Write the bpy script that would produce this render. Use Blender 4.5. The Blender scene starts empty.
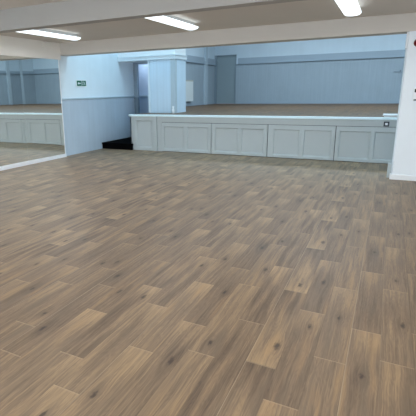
import bpy, bmesh, math
from mathutils import Matrix, Vector

scene = bpy.context.scene
COL = scene.collection

# ------------------------------------------------------------------ materials
def lin(c):
    return tuple(((v / 255.0) / 12.92 if v <= 10 else (((v / 255.0) + 0.055) / 1.055) ** 2.4) for v in c) + (1.0,)

def new_mat(name):
    m = bpy.data.materials.new(name); m.use_nodes = True
    nt = m.node_tree
    b = nt.nodes['Principled BSDF']
    return m, nt, b

class N:
    """tiny helper for writing node graphs"""
    def __init__(s, nt): s.nt = nt
    def node(s, t, **kw):
        n = s.nt.nodes.new(t)
        for k, v in kw.items(): setattr(n, k, v)
        return n
    def put(s, sock, v):
        if isinstance(v, bpy.types.NodeSocket): s.nt.links.new(v, sock)
        else: sock.default_value = v
    def m(s, op, a, b=0.0, c=0.0):
        n = s.node('ShaderNodeMath', operation=op)
        s.put(n.inputs[0], a); s.put(n.inputs[1], b)
        if len(n.inputs) > 2: s.put(n.inputs[2], c)
        return n.outputs[0]
    def vec(s, x, y, z=0.0):
        n = s.node('ShaderNodeCombineXYZ')
        s.put(n.inputs[0], x); s.put(n.inputs[1], y); s.put(n.inputs[2], z)
        return n.outputs[0]
    def mix(s, f, a, b, mode='MIX'):
        n = s.node('ShaderNodeMix', data_type='RGBA', blend_type=mode)
        s.put(n.inputs[0], f); s.put(n.inputs[6], a); s.put(n.inputs[7], b)
        return n.outputs[2]
    def noise(s, v, scale, detail=3.0, rough=0.55, dist=0.0):
        n = s.node('ShaderNodeTexNoise')
        s.put(n.inputs['Vector'], v); s.put(n.inputs['Scale'], scale); s.put(n.inputs['Detail'], detail)
        s.put(n.inputs['Roughness'], rough); s.put(n.inputs['Distortion'], dist)
        return n.outputs[0]
    def white(s, v):
        n = s.node('ShaderNodeTexWhiteNoise', noise_dimensions='3D'); s.put(n.inputs[0], v)
        return n.outputs[0]
    def rng(s, v, a, b, c=0.0, d=1.0, smooth=False):
        n = s.node('ShaderNodeMapRange', interpolation_type='SMOOTHSTEP' if smooth else 'LINEAR')
        s.put(n.inputs[0], v); s.put(n.inputs[1], a); s.put(n.inputs[2], b); s.put(n.inputs[3], c); s.put(n.inputs[4], d)
        return n.outputs[0]

def world_xyz(g):
    geo = g.node('ShaderNodeNewGeometry')
    sp = g.node('ShaderNodeSeparateXYZ')
    g.nt.links.new(geo.outputs['Position'], sp.inputs[0])
    return sp.outputs[0], sp.outputs[1], sp.outputs[2], geo.outputs['Position']

def paint(name, rgb, rough=0.55, mottled=0.03, spec=0.3):
    m, nt, b = new_mat(name); g = N(nt)
    x, y, z, pos = world_xyz(g)
    n = g.noise(pos, 2.2, 4.0)
    k = g.rng(n, 0.3, 0.7, 1.0 - mottled, 1.0 + mottled)
    cb = g.node('ShaderNodeVectorMath', operation='SCALE'); cb.inputs[0].default_value = lin(rgb)[:3]
    nt.links.new(k, cb.inputs['Scale'])
    nt.links.new(cb.outputs[0], b.inputs['Base Color'])
    b.inputs['Roughness'].default_value = rough
    b.inputs['Specular IOR Level'].default_value = spec
    return m

def wall_paint(name, upper, lower, zs, pitch=0.1, depth=0.25, boards_above=False, rough=0.5):
    """two-tone wall: plain paint above zs, vertical tongue and groove boarding below it"""
    m, nt, b = new_mat(name); g = N(nt)
    x, y, z, pos = world_xyz(g)
    s = g.m('ADD', x, y)
    f = g.m('FRACT', g.m('DIVIDE', s, pitch))
    edge = g.m('ABSOLUTE', g.m('SUBTRACT', f, 0.5))
    groove = g.rng(edge, 0.44, 0.49, 0.0, 1.0, True)
    below = g.m('LESS_THAN', z, zs)
    gm = g.m('MULTIPLY', groove, 1.0 if boards_above else below)
    bid = g.white(g.vec(g.m('FLOOR', g.m('ADD', g.m('DIVIDE', s, pitch), 0.0)), 0.0))
    n = g.noise(pos, 1.6, 4.0)
    n2 = g.noise(g.vec(g.m('MULTIPLY', s, 9.0), g.m('MULTIPLY', z, 0.6)), 1.0, 3.0)
    col = g.mix(below, lin(upper), lin(lower))
    k = g.m('ADD', g.rng(n, 0.3, 0.7, 0.97, 1.03), g.m('MULTIPLY', g.rng(n2, 0.3, 0.7, -0.035, 0.035), below))
    k = g.m('ADD', k, g.m('MULTIPLY', g.m('SUBTRACT', bid, 0.5), 0.02))
    k = g.m('MULTIPLY', k, g.rng(gm, 0.0, 1.0, 1.0, 1.0 - depth))
    v = g.node('ShaderNodeVectorMath', operation='SCALE'); nt.links.new(col, v.inputs[0]); nt.links.new(k, v.inputs['Scale'])
    nt.links.new(v.outputs[0], b.inputs['Base Color'])
    b.inputs['Roughness'].default_value = rough
    b.inputs['Specular IOR Level'].default_value = 0.3
    bp = g.node('ShaderNodeBump'); bp.inputs['Strength'].default_value = 0.5; bp.inputs['Distance'].default_value = 0.006
    nt.links.new(g.m('SUBTRACT', 1.0, gm), bp.inputs['Height']); nt.links.new(bp.outputs[0], b.inputs['Normal'])
    return m

def plank_floor(name, dim=1.0, swap=False, tint=(1.0, 1.0, 1.0), spec=0.52):
    """oak-look sheet vinyl: boards 0.19 x 0.99 m running away down the hall, the print repeating along each row"""
    m, nt, b = new_mat(name); g = N(nt)
    x, y, z, pos = world_xyz(g)
    if swap: x, y = y, x
    W, L = 0.1868, 1.087
    u = g.m('DIVIDE', g.m('SUBTRACT', x, 0.108), W)
    k = g.m('FLOOR', u); fx = g.m('FRACT', u)
    kk = g.m('FLOORED_MODULO', k, 14.0)                        # row of boards in the sheet, counted leftwards from the far side
    ramp = g.node('ShaderNodeValToRGB'); cr = ramp.color_ramp; cr.interpolation = 'CONSTANT'
    # (joint offset, tone, contrast) for rows k = 0 .. -13
    rows = {0: (.46, .54, .35), -1: (.775, .42, .3), -2: (.325, .60, .3), -3: (.89, .42, .5), -4: (.09, .60, 1.2), -5: (.55, .42, .8),
            -6: (.035, .60, .5), -7: (.345, .44, .3), -8: (.99, .62, .45), -9: (.465, .50, .6), -10: (.735, .46, .9), -11: (.18, .56, .3),
            -12: (.575, .42, .5), -13: (.885, .50, .4)}
    vals = [rows[j - 14 if j else 0] for j in range(14)]
    while len(cr.elements) < 14: cr.elements.new(0.5)
    for j, e in enumerate(cr.elements): e.position = (j + 0.001) / 14.0 if j else 0.0
    for j, e in enumerate(cr.elements): e.color = (vals[j][0], vals[j][1], vals[j][2], 1)
    nt.links.new(g.m('DIVIDE', g.m('ADD', kk, 0.5), 14.0), ramp.inputs[0])
    sep = g.node('ShaderNodeSeparateColor'); nt.links.new(ramp.outputs[0], sep.inputs[0])
    off, tone, con = sep.outputs[0], sep.outputs[1], sep.outputs[2]
    w = g.m('DIVIDE', g.m('SUBTRACT', y, off), L)
    row = g.m('FLOOR', w); v = g.m('FRACT', w)
    alt = g.m('FLOORED_MODULO', row, 2.0)
    seed = g.m('ADD', g.m('MULTIPLY', kk, 7.31), g.m('MULTIPLY', alt, 3.17))
    rnd = g.white(g.vec(k, row, 1.0)); rndk = g.white(g.vec(kk, alt, 5.0)); rndk2 = g.white(g.vec(kk, alt, 9.0))
    px = g.m('MULTIPLY', fx, W); py = g.m('MULTIPLY', v, L)
    # knot: position hashed per board of the print
    kx = g.rng(rndk, 0, 1, 0.045, 0.145); ky = g.rng(rndk2, 0, 1, 0.12, 0.9)
    dx = g.m('SUBTRACT', px, kx); dy = g.m('SUBTRACT', py, ky)
    r2 = g.m('ADD', g.m('MULTIPLY', dx, dx), g.m('MULTIPLY', g.m('MULTIPLY', dy, dy), 0.14))
    rk = g.m('SQRT', r2)
    has = g.m('GREATER_THAN', g.white(g.vec(kk, alt, 13.0)), 0.2)
    big = g.rng(g.white(g.vec(kk, alt, 17.0)), 0, 1, 0.9, 2.0)
    rn = g.noise(g.vec(g.m('MULTIPLY', px, 60.0), g.m('MULTIPLY', py, 30.0), seed), 1.0, 2.0)
    rk = g.m('DIVIDE', g.m('ADD', rk, g.m('MULTIPLY', g.m('SUBTRACT', rn, 0.5), 0.03)), big)
    halo = g.m('MULTIPLY', g.rng(rk, 0.006, 0.055, 1.0, 0.0, True), has)
    knot = g.m('MULTIPLY', g.rng(rk, 0.001, 0.016, 1.0, 0.0, True), has)
    # grain, bent round the knot and slowly wandering
    wob = g.noise(g.vec(g.m('MULTIPLY', px, 5.0), g.m('ADD', g.m('MULTIPLY', py, 2.4), seed), seed), 1.0, 2.0)
    gx = g.m('ADD', px, g.m('ADD', g.m('MULTIPLY', g.m('SUBTRACT', wob, 0.5), 0.035), g.m('MULTIPLY', g.m('MULTIPLY', halo, dx), -0.55)))
    fine = g.noise(g.vec(g.m('MULTIPLY', gx, 150.0), g.m('MULTIPLY', py, 3.2), seed), 1.0, 4.0, 0.6)
    mid = g.noise(g.vec(g.m('MULTIPLY', gx, 62.0), g.m('MULTIPLY', py, 1.5), g.m('ADD', seed, 3.0)), 1.0, 3.0, 0.55)
    broad = g.noise(g.vec(g.m('MULTIPLY', gx, 17.0), g.m('MULTIPLY', py, 1.5), g.m('ADD', seed, 11.0)), 1.0, 2.0, 0.5)
    cath = g.m('SINE', g.m('MULTIPLY', g.noise(g.vec(g.m('MULTIPLY', px, 16.0), g.m('MULTIPLY', py, 2.1), seed), 1.0, 2.0), 75.0))
    t = g.m('ADD', g.m('MULTIPLY', g.m('SUBTRACT', tone, 0.5), 0.62), 0.5)
    t = g.m('ADD', t, g.m('MULTIPLY', g.m('SUBTRACT', rnd, 0.5), 0.10))
    t = g.m('ADD', t, g.m('MULTIPLY', g.m('SUBTRACT', fine, 0.5), 0.80))
    t = g.m('ADD', t, g.m('MULTIPLY', g.m('SUBTRACT', mid, 0.5), 0.66))
    t = g.m('ADD', t, g.m('MULTIPLY', g.m('MULTIPLY', g.m('SUBTRACT', broad, 0.5), g.m('ADD', con, 0.25)), 0.95))
    t = g.m('ADD', t, g.m('MULTIPLY', cath, 0.045))
    # most boards pale towards their far end; the strongly figured row is golden at its near end instead
    strong = g.m('GREATER_THAN', con, 1.0)
    far = g.m('MULTIPLY', g.rng(v, 0.60, 1.0, 0.0, 0.30, True), g.m('MULTIPLY', g.rng(rndk2, 0.0, 1.0, 0.25, 1.0), g.m('SUBTRACT', 1.0, strong)))
    near = g.m('MULTIPLY', g.m('SUBTRACT', 0.45, v), g.m('MULTIPLY', strong, 0.55))
    t = g.m('ADD', t, g.m('ADD', g.m('SUBTRACT', far, 0.03), near))
    t = g.m('SUBTRACT', t, g.m('MULTIPLY', halo, 0.16))
    cramp = g.node('ShaderNodeValToRGB'); e = cramp.color_ramp.elements
    e[0].position = 0.0; e[0].color = lin((98, 83, 70))
    e[1].position = 1.0; e[1].color = lin((206, 178, 143))
    for p_, c_ in ((0.28, (128, 109, 92)), (0.5, (150, 130, 110)), (0.72, (176, 152, 124))):
        q = cramp.color_ramp.elements.new(p_); q.color = lin(c_)
    nt.links.new(t, cramp.inputs[0])
    col = cramp.outputs[0]
    gold = g.m('MULTIPLY', g.rng(broad, 0.50, 0.68, 0.0, 1.0, True), g.rng(g.white(g.vec(kk, alt, 23.0)), 0.2, 1.0, 0.0, 0.42))
    col = g.mix(gold, col, lin((186, 152, 112)))
    grey = g.m('MULTIPLY', g.rng(g.noise(g.vec(g.m('MULTIPLY', px, 8.0), g.m('MULTIPLY', py, 1.1), g.m('ADD', seed, 31.0)), 1.0, 2.0), 0.5, 0.7, 0.0, 1.0, True), 0.45)
    col = g.mix(grey, col, lin((134, 120, 106)))
    col = g.mix(g.m('MULTIPLY', knot, 0.85), col, lin((64, 52, 44)))
    # joints: fine dark long seams, pale bevel glints painted on ends and some sides
    ey = g.m('MULTIPLY', g.m('SUBTRACT', 1.0, v), L)
    ee = g.rng(ey, 0.002, 0.013, 1.0, 0.0)
    ed = g.rng(g.m('MULTIPLY', v, L), 0.001, 0.005, 1.0, 0.0)
    lw = g.white(g.vec(k, 4.0, 4.0))
    lp = g.m('MULTIPLY', g.rng(g.m('MULTIPLY', fx, W), 0.002, 0.008, 1.0, 0.0), g.rng(lw, 0.35, 0.8, 0.0, 0.55))
    col = g.mix(lp, col, lin((208, 190, 166)))
    ld = g.m('MULTIPLY', g.rng(g.m('MULTIPLY', g.m('SUBTRACT', 1.0, fx), W), 0.001, 0.005, 1.0, 0.0), g.rng(lw, 0.0, 0.6, 0.5, 0.1))
    col = g.mix(ld, col, lin((100, 84, 70)))
    seam = g.rng(g.m('ABSOLUTE', g.m('SUBTRACT', x, 0.298)), 0.001, 0.004, 0.5, 0.0)
    col = g.mix(seam, col, lin((92, 78, 66)))
    col = g.mix(g.m('MULTIPLY', ee, 0.55), col, lin((206, 184, 156)))
    col = g.mix(g.m('MULTIPLY', ed, 0.35), col, lin((96, 80, 66)))
    sc = g.node('ShaderNodeVectorMath', operation='SCALE'); nt.links.new(g.mix(1.0, col, tuple(tint) + (1.0,), 'MULTIPLY'), sc.inputs[0]); sc.inputs['Scale'].default_value = dim
    nt.links.new(sc.outputs[0], b.inputs['Base Color'])
    nt.links.new(g.rng(fine, 0.3, 0.7, 0.44, 0.54), b.inputs['Roughness'])
    b.inputs['Specular IOR Level'].default_value = spec
    bp = g.node('ShaderNodeBump'); bp.inputs['Strength'].default_value = 0.12; bp.inputs['Distance'].default_value = 0.002
    nt.links.new(fine, bp.inputs['Height']); nt.links.new(bp.outputs[0], b.inputs['Normal'])
    return m

def emit(name, rgb, s):
    m, nt, b = new_mat(name); g = N(nt)
    x, y, z, pos = world_xyz(g)
    k = g.rng(g.noise(pos, 3.0), 0.3, 0.7, 0.98, 1.02)
    v = g.node('ShaderNodeVectorMath', operation='SCALE'); v.inputs[0].default_value = lin(rgb)[:3]; nt.links.new(k, v.inputs['Scale'])
    nt.links.new(v.outputs[0], b.inputs['Emission Color'])
    b.inputs['Base Color'].default_value = lin((235, 238, 240))
    b.inputs['Emission Strength'].default_value = s
    return m

def mirror_mat(name):
    m, nt, b = new_mat(name); g = N(nt)
    x, y, z, pos = world_xyz(g)
    k = g.rng(g.noise(pos, 0.8), 0.3, 0.7, 0.985, 1.0)
    v = g.node('ShaderNodeVectorMath', operation='SCALE'); v.inputs[0].default_value = (0.92, 0.92, 0.88); nt.links.new(k, v.inputs['Scale'])
    nt.links.new(v.outputs[0], b.inputs['Base Color'])
    b.inputs['Metallic'].default_value = 1.0; b.inputs['Roughness'].default_value = 0.015
    return m

M = {
    'floor': plank_floor('oak_look_vinyl', 0.70, tint=(1.02, 0.97, 0.88)),
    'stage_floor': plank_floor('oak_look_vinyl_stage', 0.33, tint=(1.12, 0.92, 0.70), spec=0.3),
    'ceil': paint('ceiling_white_paint', (212, 205, 197), 0.8, 0.012),
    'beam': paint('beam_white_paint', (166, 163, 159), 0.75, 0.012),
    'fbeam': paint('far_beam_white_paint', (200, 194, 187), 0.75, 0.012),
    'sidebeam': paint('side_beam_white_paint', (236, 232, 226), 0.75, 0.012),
    'pilaster': paint('stage_pilaster_paint', (172, 188, 200), 0.5, 0.012),
    'corner': paint('pier_corner_paint', (176, 192, 202), 0.5, 0.012),
    'lobbyfront': wall_paint('lobby_front_paint', (150, 166, 180), (120, 138, 152), 1.46, 0.11, 0.1),
    'wall': wall_paint('hall_wall_paint', (226, 238, 246), (184, 198, 212), 1.46, 0.11, 0.06),
    'pier': paint('pillar_white_paint', (230, 238, 245), 0.65, 0.012),
    'plain': paint('plain_white_paint', (226, 230, 232), 0.7, 0.012),
    'recess': wall_paint('stage_wall_paint', (190, 206, 218), (152, 167, 179), 2.80, 0.1, 0.08),
    'tng': wall_paint('pier_boarding_paint', (198, 218, 234), (198, 218, 234), 9.0, 0.11, 0.12),
    'inner': wall_paint('lobby_wall_paint', (190, 205, 222), (176, 196, 214), 1.5, 0.1, 0.1),
    'rail': paint('dado_rail_paint', (190, 208, 220), 0.45, 0.01),
    'rail2': paint('stage_rail_paint', (150, 166, 180), 0.45, 0.01),
    'band': paint('pier_band_paint', (214, 226, 234), 0.45, 0.01),
    'gloss': paint('white_gloss_paint', (232, 236, 240), 0.35, 0.01),
    'panel': paint('grey_panel_paint', (178, 187, 190), 0.42, 0.015),
    'nosing': paint('stage_edge_paint', (222, 242, 250), 0.35, 0.01),
    'door': paint('door_grey_paint', (136, 152, 160), 0.45, 0.02),
    'doorframe': paint('door_frame_paint', (126, 142, 154), 0.45, 0.02),
    'gap': paint('dark_gap', (40, 44, 48), 0.9, 0.02),
    'carpet': paint('black_carpet', (9, 9, 11), 0.98, 0.3, 0.02),
    'mirror': mirror_mat('mirror_glass'),
    'light': emit('light_diffuser', (236, 248, 255), 1.7),
    'metal': paint('light_body_enamel', (170, 172, 172), 0.4, 0.01),
    'green': paint('sign_green', (0, 100, 78), 0.45, 0.02),
    'white': paint('sign_white', (236, 242, 244), 0.45, 0.01),
    'red': paint('alarm_red', (116, 8, 15), 0.4, 0.02),
    'black': paint('black_plastic', (22, 24, 28), 0.35, 0.05),
    'grey': paint('grey_plastic', (120, 126, 130), 0.45, 0.02),
    'socket': paint('socket_dark_metal', (58, 66, 74), 0.35, 0.03),
    'heater': paint('heater_enamel', (206, 214, 216), 0.4, 0.01),
    'heatertop': paint('heater_grille', (176, 176, 166), 0.5, 0.01),
    'plasticwhite': paint('white_plastic', (236, 240, 244), 0.4, 0.01),
}

# ------------------------------------------------------------------ mesh helpers
def box(bm, x0, x1, y0, y1, z0, z1, bev=0.0):
    r = bmesh.ops.create_cube(bm, size=1.0)
    vs = r['verts']
    for v in vs:
        v.co = Vector(((x0 + x1) / 2 + v.co.x * (x1 - x0), (y0 + y1) / 2 + v.co.y * (y1 - y0), (z0 + z1) / 2 + v.co.z * (z1 - z0)))
    if bev > 0:
        es = list({e for v in vs for e in v.link_edges})
        bmesh.ops.bevel(bm, geom=es, offset=bev, segments=2, profile=0.6, affect='EDGES')
    return bm

def boxes(*bs, bev=0.0):
    bm = bmesh.new()
    for b in bs: box(bm, *b, bev=bev)
    return bm

def prism(profile, axis, a0, a1):
    """extrude a 2-D outline: axis 'x' -> outline is (y,z); 'y' -> (x,z); 'z' -> (x,y)"""
    bm = bmesh.new()
    def P(p, a):
        return (a, p[0], p[1]) if axis == 'x' else ((p[0], a, p[1]) if axis == 'y' else (p[0], p[1], a))
    A = [bm.verts.new(P(p, a0)) for p in profile]; B = [bm.verts.new(P(p, a1)) for p in profile]
    n = len(profile)
    bm.faces.new(A); bm.faces.new(list(reversed(B)))
    for i in range(n): bm.faces.new((A[i], B[i], B[(i + 1) % n], A[(i + 1) % n]))
    bmesh.ops.recalc_face_normals(bm, faces=bm.faces)
    return bm

def lathe(pts, origin, direction, seg=32):
    """revolve (radius, height) points about an axis through origin"""
    bm = bmesh.new(); rings = []
    q = Vector((0, 0, 1)).rotation_difference(Vector(direction))
    for r, h in pts:
        rings.append([bm.verts.new(Vector(origin) + q @ Vector((r * math.cos(2 * math.pi * i / seg), r * math.sin(2 * math.pi * i / seg), h))) for i in range(seg)])
    for a, b in zip(rings, rings[1:]):
        for i in range(seg): bm.faces.new((a[i], a[(i + 1) % seg], b[(i + 1) % seg], b[i]))
    bm.faces.new(rings[-1]); bm.faces.new(list(reversed(rings[0])))
    bmesh.ops.recalc_face_normals(bm, faces=bm.faces)
    return bm

def obj(name, bm, mat, parent=None, smooth=False, label=None):
    me = bpy.data.meshes.new(name); bm.to_mesh(me); bm.free()
    me.materials.append(M[mat])
    if smooth:
        for p in me.polygons: p.use_smooth = True
    o = bpy.data.objects.new(name, me); COL.objects.link(o)
    if parent is not None:
        o.parent = parent
        o.matrix_parent_inverse = Matrix.Translation(-parent.location) if parent.type == 'EMPTY' else Matrix.Identity(4)
    if label: o['label'] = label
    return o

def struct(name, bm, mat, parent=None, label=None, cat=None):
    o = obj(name, bm, mat, parent)
    if parent is None:
        o['kind'] = 'structure'
        if label: o['label'] = label
        if cat: o['category'] = cat
    return o

def thing(name, label, cat, loc=(0, 0, 0), group=None, kind=None):
    o = bpy.data.objects.new(name, None); COL.objects.link(o)
    o.empty_display_size = 0.1
    o.location = loc; o['label'] = label; o['category'] = cat
    if group: o['group'] = group
    if kind: o['kind'] = kind
    return o

# ------------------------------------------------------------------ dimensions (metres; the camera stands over x=0,y=0)
XL, XR = -7.56, 5.20           # side walls
YN = -3.0                      # wall behind the camera
YP = 8.674                     # front face of pillar and far beam
YS, ZS = 10.434, 1.010         # stage front and stage height
YB = 19.713                    # back wall of the stage
ZC, ZH = 2.855, 5.4            # hall ceiling / high stage ceiling
ZB = 2.5626                    # underside of beams
XE = -6.60                     # left end of the stage
XF = -6.505                    # left edge of the boarded pier
XQ = -5.615                    # right edge of the boarded pier
YQ = 11.385                    # front of the boarded pier
YR = 12.13                     # rear of the boarded pier
YD = 12.25                     # lobby doorway
YL = 13.2                      # lobby back wall
XA = -7.60                     # stage alcove side wall

# ------------------------------------------------------------------ room shell
struct('floor', boxes((XL - 0.2, XR + 0.2, YN - 0.2, YS + 0.04, -0.1, 0.0), (XL - 0.2, XE, YS + 0.04, YD, -0.1, 0.0)), 'floor', None, 'oak-look vinyl plank floor of the empty hall', 'floor')
struct('ceiling', boxes((XL - 0.2, XR + 0.2, YN - 0.2, YP + 0.02, ZC, ZC + 0.12)), 'ceil', None, 'low white painted hall ceiling between the beams', 'ceiling')
struct('ceiling_stage', boxes((XL - 1.2, XR + 0.2, YP, YB + 0.4, ZH, ZH + 0.12)), 'plain')
struct('wall_left', boxes((XL - 0.2, XL, YN, YD, -0.05, ZH)), 'wall', None, 'long side wall painted white above a blue-grey boarded dado', 'wall')
struct('wall_right', boxes((XR, XR + 0.2, YN, YP + 0.3, -0.05, ZH)), 'plain')
struct('wall_rear', boxes((XL - 0.2, XR + 0.2, YN - 0.2, YN, -0.05, ZC + 0.1)), 'plain')
struct('wall_pillar', prism([(0.172, YP), (XR, YP), (XR, YP + 0.35), (0.150, YP + 0.35), (0.150, YP + 0.06)], 'z', -0.05, ZB), 'pier', None, 'white painted wall pillar standing in front of the stage', 'wall')
struct('wall_above_beam', boxes((XL, XR, YP, YP + 0.35, ZC, ZH)), 'plain')
struct('wall_back', boxes((-6.53, XR + 0.2, YB, YB + 0.3, 0.9, ZH), (XA - 0.2, -6.53, YB, YB + 0.3, 3.235, ZH)), 'recess', None, 'stage back wall with tall blue-grey boarding and pale upper band', 'wall')
struct('wall_stage_right', boxes((XR, XR + 0.2, YP + 0.3, YB, -0.05, ZH)), 'recess')
struct('wall_alcove', boxes((XA - 0.2, XA, YL + 0.12, YB + 0.3, 0.9, ZH)), 'recess', None, 'shaded side wall of the stage alcove behind the boarded pier', 'wall')
struct('wall_lobby_side', boxes((-8.7, -8.6, YD, YL, -0.05, ZH)), 'inner')
struct('wall_lobby_back', boxes((-8.7, XF + 0.1, YL, YL + 0.12, -0.05, ZH)), 'inner', None, 'lobby wall seen through the dark doorway', 'wall')
struct('wall_lobby_right', boxes((XF, XF + 0.1, YR, YL, -0.05, ZH)), 'inner')
struct('wall_lobby_front', boxes((-8.7, XL + 0.14, YD, YD + 0.1, -0.05, ZH), (XL + 0.14, XF, YD, YD + 0.1, 2.50, ZH)), 'lobbyfront')
struct('floor_lobby', boxes((-8.6, XF, YD, YL, -0.1, 0.0)), 'carpet')
struct('ceiling_lobby', boxes((-8.7, XF, YD, YL, 3.0, 3.1)), 'plain')
# boarded pier and bulkhead beside the stage
struct('wall_pier', boxes((XF, XQ, YQ, YR, 0.9, 2.56)), 'tng', None, 'pale blue boarded pier standing on the stage by the doorway', 'wall')
struct('wall_bulkhead', boxes((XL, XQ, YQ, YR, 2.545, ZH)), 'plain', None, 'pale bulkhead above the boarded pier and doorway', 'wall')
struct('trim_bulkhead_band', boxes((XL, XQ + 0.035, YQ - 0.035, YQ, 2.545, 2.67), (XQ, XQ + 0.035, YQ, YR, 2.545, 2.67),
                                   (XL, XQ + 0.055, YQ - 0.055, YQ, 2.645, 2.672), (XQ, XQ + 0.055, YQ, YR, 2.645, 2.672)), 'band', None, 'moulded band running round the bulkhead', 'trim')
struct('trim_pier_corner', boxes((XQ - 0.135, XQ + 0.012, YQ - 0.012, YQ + 0.1, ZS, 2.545)), 'corner', None, 'plain corner board on the boarded pier', 'trim')
struct('trim_pier_edge', boxes((XF - 0.01, XF + 0.05, YQ - 0.012, YR, ZS, 2.545)), 'band')
# beams
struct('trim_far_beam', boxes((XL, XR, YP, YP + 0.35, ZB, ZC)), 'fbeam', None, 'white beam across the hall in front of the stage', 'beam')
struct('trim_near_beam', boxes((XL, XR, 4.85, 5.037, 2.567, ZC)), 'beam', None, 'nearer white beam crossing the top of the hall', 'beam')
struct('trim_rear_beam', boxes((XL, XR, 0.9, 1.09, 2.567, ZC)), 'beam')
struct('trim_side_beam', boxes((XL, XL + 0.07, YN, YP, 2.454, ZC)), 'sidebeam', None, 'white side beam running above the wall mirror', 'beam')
# dado rail on the hall wall
struct('trim_dado_rail', prism([(XL, 1.455), (XL + 0.018, 1.465), (XL + 0.03, 1.49), (XL + 0.03, 1.505), (XL, 1.512)], 'y', 8.66, YD), 'rail', None, 'pale dado rail along the side wall under the exit sign', 'trim')
struct('trim_lobby_rail', boxes((-8.6, XF, YL - 0.03, YL, 1.47, 1.53)), 'rail')
# stage wall rails: thin rail below, moulded band above
LO, HI = 2.79, 3.063
struct('trim_back_rail', boxes((-6.44, XR, YB - 0.04, YB, LO, HI), (-6.44, XR, YB - 0.075, YB, LO, LO + 0.02)), 'rail2')
struct('trim_alcove_rail', boxes((XA, XA + 0.04, YL + 0.12, YB, LO, HI), (XA, XA + 0.075, YL + 0.12, YB, LO, LO + 0.02)), 'rail2')
struct('trim_stage_right_rail', boxes((XR - 0.04, XR, YS, YB, LO, 2.95), (XR - 0.075, XR, YS, YB, LO, LO + 0.02)), 'rail2')
struct('trim_corner_pilaster', boxes((XA, XA + 0.085, 18.36, 18.62, ZS, ZH)), 'pilaster', None, 'narrow pale pilaster on the stage alcove wall beside the door', 'trim')
struct('trim_stage_right_pilaster', boxes((XR - 0.085, XR, 18.5, 18.74, ZS, ZH)), 'pilaster')
struct('baseboard_back', boxes((-6.44, XR, YB - 0.02, YB, ZS, ZS + 0.11)), 'rail2')
struct('baseboard_alcove', boxes((XA, XA + 0.02, YL + 0.12, YB, ZS, ZS + 0.11)), 'rail2')
# skirtings
struct('baseboard_left', boxes((XL, XL + 0.085, YN, 8.60, 0.0, 0.085)), 'gloss', None, 'white skirting strip along the foot of the wall mirror', 'skirting')
struct('baseboard_pillar', boxes((0.132, XR, YP - 0.016, YP, 0.0, 0.09), (0.132, 0.150, YP, YP + 0.35, 0.0, 0.09)), 'gloss', None, 'white skirting round the foot of the white pillar', 'skirting')

struct('trim_pipe_boxing', boxes((0.085, 0.15, YP + 0.14, YP + 0.32, 0.0, 0.26), bev=0.004), 'panel', None, 'small white boxing at the foot of the white pillar, stage side', 'trim')
struct('trim_skylit_edge', boxes((0.138, 0.165, YP + 0.03, YP + 0.34, 2.30, ZB)), 'gloss', None, 'short added white strip imitating skylight at the head of the pillar edge', 'trim')  # white strip added where the pillar return catches skylight

# back door, set back in its opening
d = thing('door_1', 'tall plain blue-grey door in the stage back wall', 'door', (-7.06, YB, ZS), kind='structure')
obj('door_panel', boxes((-7.57, -6.56, YB + 0.05, YB + 0.09, ZS + 0.01, 3.2), bev=0.004), 'door', d)
obj('door_frame', boxes((-7.6, -7.49, YB - 0.01, YB + 0.05, ZS, 3.235), (-6.575, -6.53, YB - 0.005, YB + 0.05, ZS, 3.235), (-7.6, -6.53, YB - 0.005, YB + 0.05, 3.2, 3.235)), 'doorframe', d)

# ------------------------------------------------------------------ stage
st = thing('stage', 'raised stage with a row of pale grey panelled front doors', 'stage', (-1.2, YS, 0))
obj('deck', boxes((XE, XR, YS + 0.02, YQ, ZS - 0.04, ZS), (XQ, XR, YQ, YR, ZS - 0.04, ZS), (XF + 0.1, XR, YR, YL + 0.12, ZS - 0.04, ZS), (XA, XR, YL + 0.12, YB + 0.1, ZS - 0.04, ZS)), 'stage_floor', st, label='oak-look stage floor')
obj('nosing', boxes((XE - 0.03, XR, YS - 0.035, YS + 0.07, 0.962, ZS + 0.006), bev=0.008), 'nosing', st, label='pale painted stage edge')
obj('top_rail', boxes((-5.712, XR, YS, YS + 0.03, 0.814, 0.965)), 'panel', st)
obj('carcass', boxes((XE + 0.03, XR, YS + 0.04, YS + 0.06, 0.0, 0.96)), 'gap', st)
obj('end_panel', boxes((XE, XE + 0.03, YS, YD - 0.05, 0.0, 0.965)), 'panel', st)
def framed(x0, x1, z0, z1, holes, hz0, hz1, y=YS, proud=0.03):
    """frame of stiles and rails with sunk panels and a small chamfered moulding round each"""
    bm = bmesh.new(); xs = [x0]
    for a, b in holes: xs += [a, b]
    xs.append(x1)
    box(bm, x0, x1, y, y + proud, z0, hz0); box(bm, x0, x1, y, y + proud, hz1, z1)
    for i in range(0, len(xs), 2): box(bm, xs[i], xs[i + 1], y, y + proud, hz0, hz1)
    for a, b in holes:
        m_ = 0.026; s = 0.026
        box(bm, a, b, y + s, y + proud, hz0, hz1)
        o = [(a, hz0), (b, hz0), (b, hz1), (a, hz1)]; n = [(a + m_, hz0 + m_), (b - m_, hz0 + m_), (b - m_, hz1 - m_), (a + m_, hz1 - m_)]
        O = [bm.verts.new((p[0], y + 0.002, p[1])) for p in o]; I = [bm.verts.new((p[0], y + s - 0.001, p[1])) for p in n]
        for i in range(4): bm.faces.new((O[i], O[(i + 1) % 4], I[(i + 1) % 4], I[i]))
    bmesh.ops.recalc_face_normals(bm, faces=bm.faces)
    return bm
obj('side_panel', framed(XE, -5.832, 0.0, 0.962, [(-6.40, -5.885)], 0.085, 0.85), 'panel', st)
obj('post', boxes((-5.824, -5.72, YS - 0.038, YS + 0.03, 0.0, 0.962), bev=0.006), 'panel', st)
obj('stile', boxes((-5.712, -5.58, YS, YS + 0.03, 0.0, 0.814)), 'panel', st)
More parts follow.
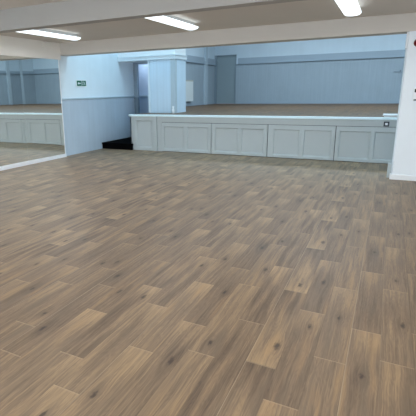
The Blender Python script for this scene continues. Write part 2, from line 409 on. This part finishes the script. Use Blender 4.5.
units = [(-5.57, -4.100, (-5.506, -4.883), (-4.799, -4.182)), (-4.085, -2.612, (-3.993, -3.364), (-3.277, -2.70)),
         (-2.593, -1.044, (-2.46, -1.836), (-1.741, -1.124)), (-1.028, 0.54, (-0.955, -0.301), (-0.231, 0.45)),
         (0.556, 2.10, (0.65, 1.29), (1.38, 2.02)), (2.115, 3.66, (2.2, 2.84), (2.93, 3.57)), (3.675, 5.15, (3.76, 4.36), (4.45, 5.06))]
for a, b, h1, h2 in units:
    obj('panel_door', framed(a, b, 0.012, 0.803, [h1, h2], 0.072, 0.703, YS - 0.008, 0.038), 'panel', st)

# square dark socket let into the stage front
s = thing('wall_socket', 'small square socket with a dark rim on the stage front', 'socket', (-0.02, YS, 0.875))
obj('rim', boxes((-0.075, 0.035, YS - 0.016, YS, 0.822, 0.928), bev=0.004), 'socket', s, label='dark metal rim')
obj('insert', boxes((-0.045, 0.005, YS - 0.022, YS - 0.016, 0.853, 0.897), bev=0.002), 'plasticwhite', s, label='white socket insert')

# black carpeted steps up to the lobby
cs = thing('carpeted_steps', 'black carpeted step between the side wall and the stage end', 'steps', (-7.1, 10.4, 0))
obj('lower_step', boxes((XL + 0.004, XE - 0.036, 10.33, 11.95, 0.001, 0.165), (XL + 0.004, -6.51, 10.325, 10.385, 0.001, 0.165), bev=0.006), 'carpet', cs)
obj('tread_lip', boxes((XL + 0.004, -6.49, 10.30, 10.385, 0.135, 0.185), (XL + 0.004, XE - 0.036, 10.36, 11.95, 0.16, 0.185), bev=0.008), 'carpet', cs)
obj('upper_step', boxes((XL + 0.004, XE - 0.006, 11.95, YD - 0.01, 0.0, 0.36), bev=0.006), 'carpet', cs)

# ------------------------------------------------------------------ wall mirrors
def mirror(label, y0, y1, edge=False, turn=0.0):
    x = XL + 0.05
    t = thing('wall_mirror', label, 'mirror', (x, y0, 0.085), group='mirror panels along the side wall')
    obj('glass', boxes((x - 0.006, x, y0, y1, 0.086, 2.452)), 'mirror', t)
    obj('backing', boxes((x - 0.048, x - 0.008, y0, y1, 0.086, 2.452)), 'gloss', t)
    if edge: obj('edge_trim', boxes((x - 0.048, x + 0.006, y1, y1 + 0.022, 0.086, 2.452), bev=0.002), 'gloss', t, label='slim white edge trim')
    t.rotation_euler[2] = math.radians(turn)
mirror('large wall mirror panel ending beside the white wall with the exit sign', 7.285, 8.565, True, -1.2)
mirror('large wall mirror panel cut off by the picture edge, beyond the mirror seam', 6.0, 7.283)
mirror('large wall mirror panel nearest the camera, before the other two', 4.715, 5.993)

# ------------------------------------------------------------------ exit sign
SY, SZ = 9.508, 1.889
e = thing('exit_sign', 'green and white emergency exit sign on the white side wall', 'sign', (XL, SY, SZ))
X0 = XL
obj('border', boxes((X0, X0 + 0.012, SY - 0.228, SY + 0.228, SZ - 0.095, SZ + 0.095), bev=0.002), 'white', e, label='white sign plate')
obj('green_square', boxes((X0 + 0.012, X0 + 0.016, SY - 0.195, SY - 0.004, SZ - 0.07, SZ + 0.07)), 'green', e)
obj('green_square', boxes((X0 + 0.012, X0 + 0.016, SY + 0.014, SY + 0.195, SZ - 0.07, SZ + 0.07)), 'green', e)
ya = SY - 0.165
obj('arrow', prism([(ya, SZ), (ya + 0.055, SZ + 0.036), (ya + 0.055, SZ + 0.014), (ya + 0.13, SZ + 0.014), (ya + 0.13, SZ - 0.014), (ya + 0.055, SZ - 0.014), (ya + 0.055, SZ - 0.036)], 'x', X0 + 0.016, X0 + 0.019), 'white', e, label='white arrow')
fig = bmesh.new()
def strip(bm, a, b, w, x0=X0 + 0.016, x1=X0 + 0.019):
    off = Vector((SY - 8.72, SZ - 1.876))
    a = Vector(a) + off; b = Vector(b) + off; dd = (b - a).normalized(); n = Vector((-dd.y, dd.x)) * w / 2
    pr = [a + n, b + n, b - n, a - n]
    A = [bm.verts.new((x0, p.x, p.y)) for p in pr]; B = [bm.verts.new((x1, p.x, p.y)) for p in pr]
    bm.faces.new(A); bm.faces.new(list(reversed(B)))
    for i in range(4): bm.faces.new((A[i], B[i], B[(i + 1) % 4], A[(i + 1) % 4]))
strip(fig, (8.826, 1.905), (8.838, 1.868), 0.022)
strip(fig, (8.838, 1.870), (8.812, 1.852), 0.011); strip(fig, (8.812, 1.852), (8.816, 1.826), 0.010)
strip(fig, (8.838, 1.870), (8.862, 1.848), 0.011); strip(fig, (8.862, 1.848), (8.884, 1.842), 0.010)
strip(fig, (8.824, 1.902), (8.798, 1.893), 0.009); strip(fig, (8.826, 1.902), (8.858, 1.890), 0.009)
bmesh.ops.create_circle(fig, cap_ends=True, radius=0.010, segments=16, matrix=Matrix.Translation((X0 + 0.0185, SY + 0.098, SZ + 0.045)) @ Matrix.Rotation(math.pi / 2, 4, 'Y'))
bmesh.ops.recalc_face_normals(fig, faces=fig.faces)
obj('running_figure', fig, 'white', e, label='white running figure')
obj('doorway_mark', boxes((X0 + 0.016, X0 + 0.019, SY + 0.036, SY + 0.046, SZ - 0.05, SZ + 0.05)), 'white', e)

# ------------------------------------------------------------------ ceiling lights
def make_light(cx, label, W):
    t = thing('ceiling_light', label, 'light', (cx, 6.7, ZC), group='fluorescent ceiling lights between the two beams')
    y0, y1 = 5.75, 7.62
    obj('body', boxes((cx - 0.05, cx + 0.05, y0 + 0.03, y1 - 0.03, ZC - 0.075, ZC), bev=0.004), 'metal', t)
    H = 0.052; zt = ZC - 0.072
    prof = [(-W, 0), (-W, -0.014), (-W * 0.93, -0.030), (-W * 0.75, -0.043), (-W * 0.4, -H), (0, -H - 0.003), (W * 0.4, -H), (W * 0.75, -0.043), (W * 0.93, -0.030), (W, -0.014), (W, 0)]
    bm = bmesh.new(); rings = []
    for yy, sc in ((y0, 0.5), (y0 + 0.012, 0.85), (y0 + 0.04, 1.0), (y1 - 0.04, 1.0), (y1 - 0.012, 0.85), (y1, 0.5)):
        rings.append([bm.verts.new((cx + p[0] * (0.85 + 0.15 * sc), yy, zt + p[1] * sc)) for p in prof])
    for a, b in zip(rings, rings[1:]):
        for i in range(len(prof) - 1): bm.faces.new((a[i], a[i + 1], b[i + 1], b[i]))
        bm.faces.new((a[-1], a[0], b[0], b[-1]))
    bm.faces.new(rings[0]); bm.faces.new(list(reversed(rings[-1])))
    bmesh.ops.recalc_face_normals(bm, faces=bm.faces)
    obj('diffuser', bm, 'light', t, True, 'glowing white diffuser')
make_light(-6.10, 'lit fluorescent batten above the mirror, nearest the side beam', 0.12)
make_light(-3.38, 'lit fluorescent batten, the middle one of three on the ceiling', 0.122)
make_light(-0.655, 'lit fluorescent batten nearest the white pillar with the red alarm', 0.125)

# ------------------------------------------------------------------ small fittings
AX, AZ = 0.322, 2.374
a = thing('fire_alarm', 'round red fire alarm sounder high on the white pillar', 'alarm', (AX, YP, AZ))
obj('base', lathe([(0.068, 0), (0.068, 0.018), (0.062, 0.024)], (AX, YP, AZ), (0, -1, 0)), 'red', a, True)
obj('dome', lathe([(0.060, 0.022), (0.058, 0.04), (0.047, 0.056), (0.026, 0.066), (0.004, 0.069)], (AX, YP, AZ), (0, -1, 0)), 'red', a, True)

k = thing('wall_controller', 'white wall controller with a black display on the white pillar', 'controller', (0.42, YP, 1.5))
obj('body', boxes((0.342, 0.50, YP - 0.03, YP, 1.435, 1.57), bev=0.006), 'plasticwhite', k)
obj('display', boxes((0.360, 0.48, YP - 0.042, YP, 1.556, 1.615), bev=0.004), 'black', k, label='black display block')
obj('switch', boxes((0.358, 0.485, YP - 0.036, YP, 1.412, 1.444), bev=0.003), 'grey', k, label='grey switch bar')

f = thing('flat_box', 'flat white box lying on the stage beside the white pillar', 'box', (0.2, 10.8, ZS))
obj('base', boxes((-0.085, 0.50, 10.66, 10.95, ZS + 0.001, ZS + 0.028), bev=0.004), 'plasticwhite', f)
obj('lid', boxes((-0.11, 0.52, 10.64, 10.97, ZS + 0.026, ZS + 0.058), bev=0.006), 'plasticwhite', f)

h = thing('panel_heater', 'white panel heater hung on the shaded alcove wall behind the pier', 'heater', (XA, 16.5, 1.22))
obj('body', boxes((XA + 0.03, XA + 0.14, 16.0, 16.88, 1.21, 2.02), bev=0.012), 'heater', h)
obj('top_grille', boxes((XA + 0.025, XA + 0.145, 16.0, 16.88, 2.02, 2.07), bev=0.005), 'heatertop', h)
obj('bracket', boxes((XA + 0.001, XA + 0.03, 16.15, 16.25, 1.3, 1.9)), 'grey', h)
obj('bracket', boxes((XA + 0.001, XA + 0.03, 16.6, 16.7, 1.3, 1.9)), 'grey', h)

BX, BY = -5.625, 11.27
c = thing('white_bottle', 'small white bottle standing on the stage at the foot of the boarded pier', 'bottle', (BX, BY, ZS))
obj('bottle_body', lathe([(0.032, 0.0), (0.036, 0.006), (0.036, 0.11), (0.026, 0.135), (0.014, 0.145)], (BX, BY, ZS), (0, 0, 1), 24), 'plasticwhite', c, True)
obj('cap', lathe([(0.024, 0.145), (0.028, 0.15), (0.028, 0.20), (0.024, 0.205)], (BX, BY, ZS), (0, 0, 1), 24), 'plasticwhite', c, True)

j = thing('junction_box', 'small white junction box on the side beam above the mirror', 'junction box', (XL + 0.07, 8.2, 2.77))
obj('box_body', boxes((XL + 0.07, XL + 0.11, 8.03, 8.37, 2.715, ZC - 0.01), bev=0.006), 'sidebeam', j)
obj('cover', boxes((XL + 0.11, XL + 0.118, 8.05, 8.35, 2.735, ZC - 0.022), bev=0.003), 'sidebeam', j)

w = thing('wall_hook', 'small dark hook bar high on the stage back wall', 'hook', (0.14, YB, 2.25))
obj('bar', boxes((0.0, 0.25, YB - 0.05, YB - 0.036, 2.238, 2.252), bev=0.002), 'doorframe', w)
obj('stem', boxes((0.22, 0.245, YB - 0.045, YB, 2.235, 2.29)), 'socket', w)
obj('stem', boxes((0.04, 0.06, YB - 0.045, YB, 2.235, 2.255)), 'socket', w)

# ------------------------------------------------------------------ lights
def area(name, loc, rot, sx, sy, energy, color):
    l = bpy.data.lights.new(name, 'AREA'); l.shape = 'RECTANGLE'; l.size = sx; l.size_y = sy
    l.energy = energy; l.color = color
    o = bpy.data.objects.new(name, l); o.location = loc; o.rotation_euler = rot; COL.objects.link(o)
    return o
PI = math.pi
SKY = (0.50, 0.81, 1.0)
area('rooflight', (-2.0, 10.2, ZH - 0.05), (0, 0, 0), 11.0, 1.6, 222, SKY)
area('stage_rooflight', (-0.6, 15.2, ZH - 0.05), (0, 0, 0), 11.0, 1.8, 530, (0.74, 0.90, 1.0))
area('rear_window', (-2.0, YN + 0.05, 1.2), (PI / 2, 0, PI), 9.0, 1.5, 450, (0.86, 0.94, 1.0))
area('side_fill', (XR - 0.05, 2.0, 1.3), (0, PI / 2, 0), 1.6, 7.0, 170, (0.86, 0.94, 1.0))  # unseen ambient lamp added in front of the solid right wall
for xx, pw in ((-6.13, 36), (-3.38, 29), (-0.655, 22)):
    area('batten_fill', (xx, 6.7, 2.70), (0, 0, 0), 0.26, 1.8, pw, (0.92, 0.97, 1.0))  # added below each batten to brighten the floor
for yy in (-1.0, 3.0):
    for xx in (-6.05, -3.45, -0.655, 2.3):
        area('batten_fill', (xx, yy, ZC - 0.1), (0, 0, 0), 0.26, 1.8, 18, (1.0, 0.97, 0.93))  # unseen lamps added for ambient light, standing for further battens
area('lobby_fill', (-7.5, 12.75, 2.95), (0, 0, 0), 0.8, 0.5, 13, (0.7, 0.85, 1.0))  # unseen lamp added to brighten the lobby
wd = bpy.data.worlds.new('world'); scene.world = wd; wd.use_nodes = True
wd.node_tree.nodes['Background'].inputs[0].default_value = (0.7, 0.82, 1.0, 1)
wd.node_tree.nodes['Background'].inputs[1].default_value = 0.4

# ------------------------------------------------------------------ camera
fpx, pitch, yaw, roll = 419.3677, 0.2535, 0.4851, -0.0168
fw = Vector((-math.sin(yaw) * math.cos(pitch), math.cos(yaw) * math.cos(pitch), -math.sin(pitch)))
rt = Vector((math.cos(yaw), math.sin(yaw), 0)); up = rt.cross(fw)
r2 = math.cos(roll) * rt + math.sin(roll) * up; u2 = -math.sin(roll) * rt + math.cos(roll) * up
cam = bpy.data.cameras.new('camera'); co = bpy.data.objects.new('camera', cam); COL.objects.link(co)
mw = Matrix.Identity(4)
for i in range(3): mw[i][0] = r2[i]; mw[i][1] = u2[i]; mw[i][2] = -fw[i]; mw[i][3] = (0, 0, 1.65)[i]
co.matrix_world = mw
cam.sensor_width = 36.0; cam.lens = fpx / 416.0 * 36.0; cam.clip_start = 0.05
cam.shift_x = (208 - 165.2683) / 416.0; cam.shift_y = (199.6472 - 208) / 416.0
scene.camera = co
scene.view_settings.view_transform = 'Standard'
scene.view_settings.look = 'None'
scene.view_settings.exposure = 0.0
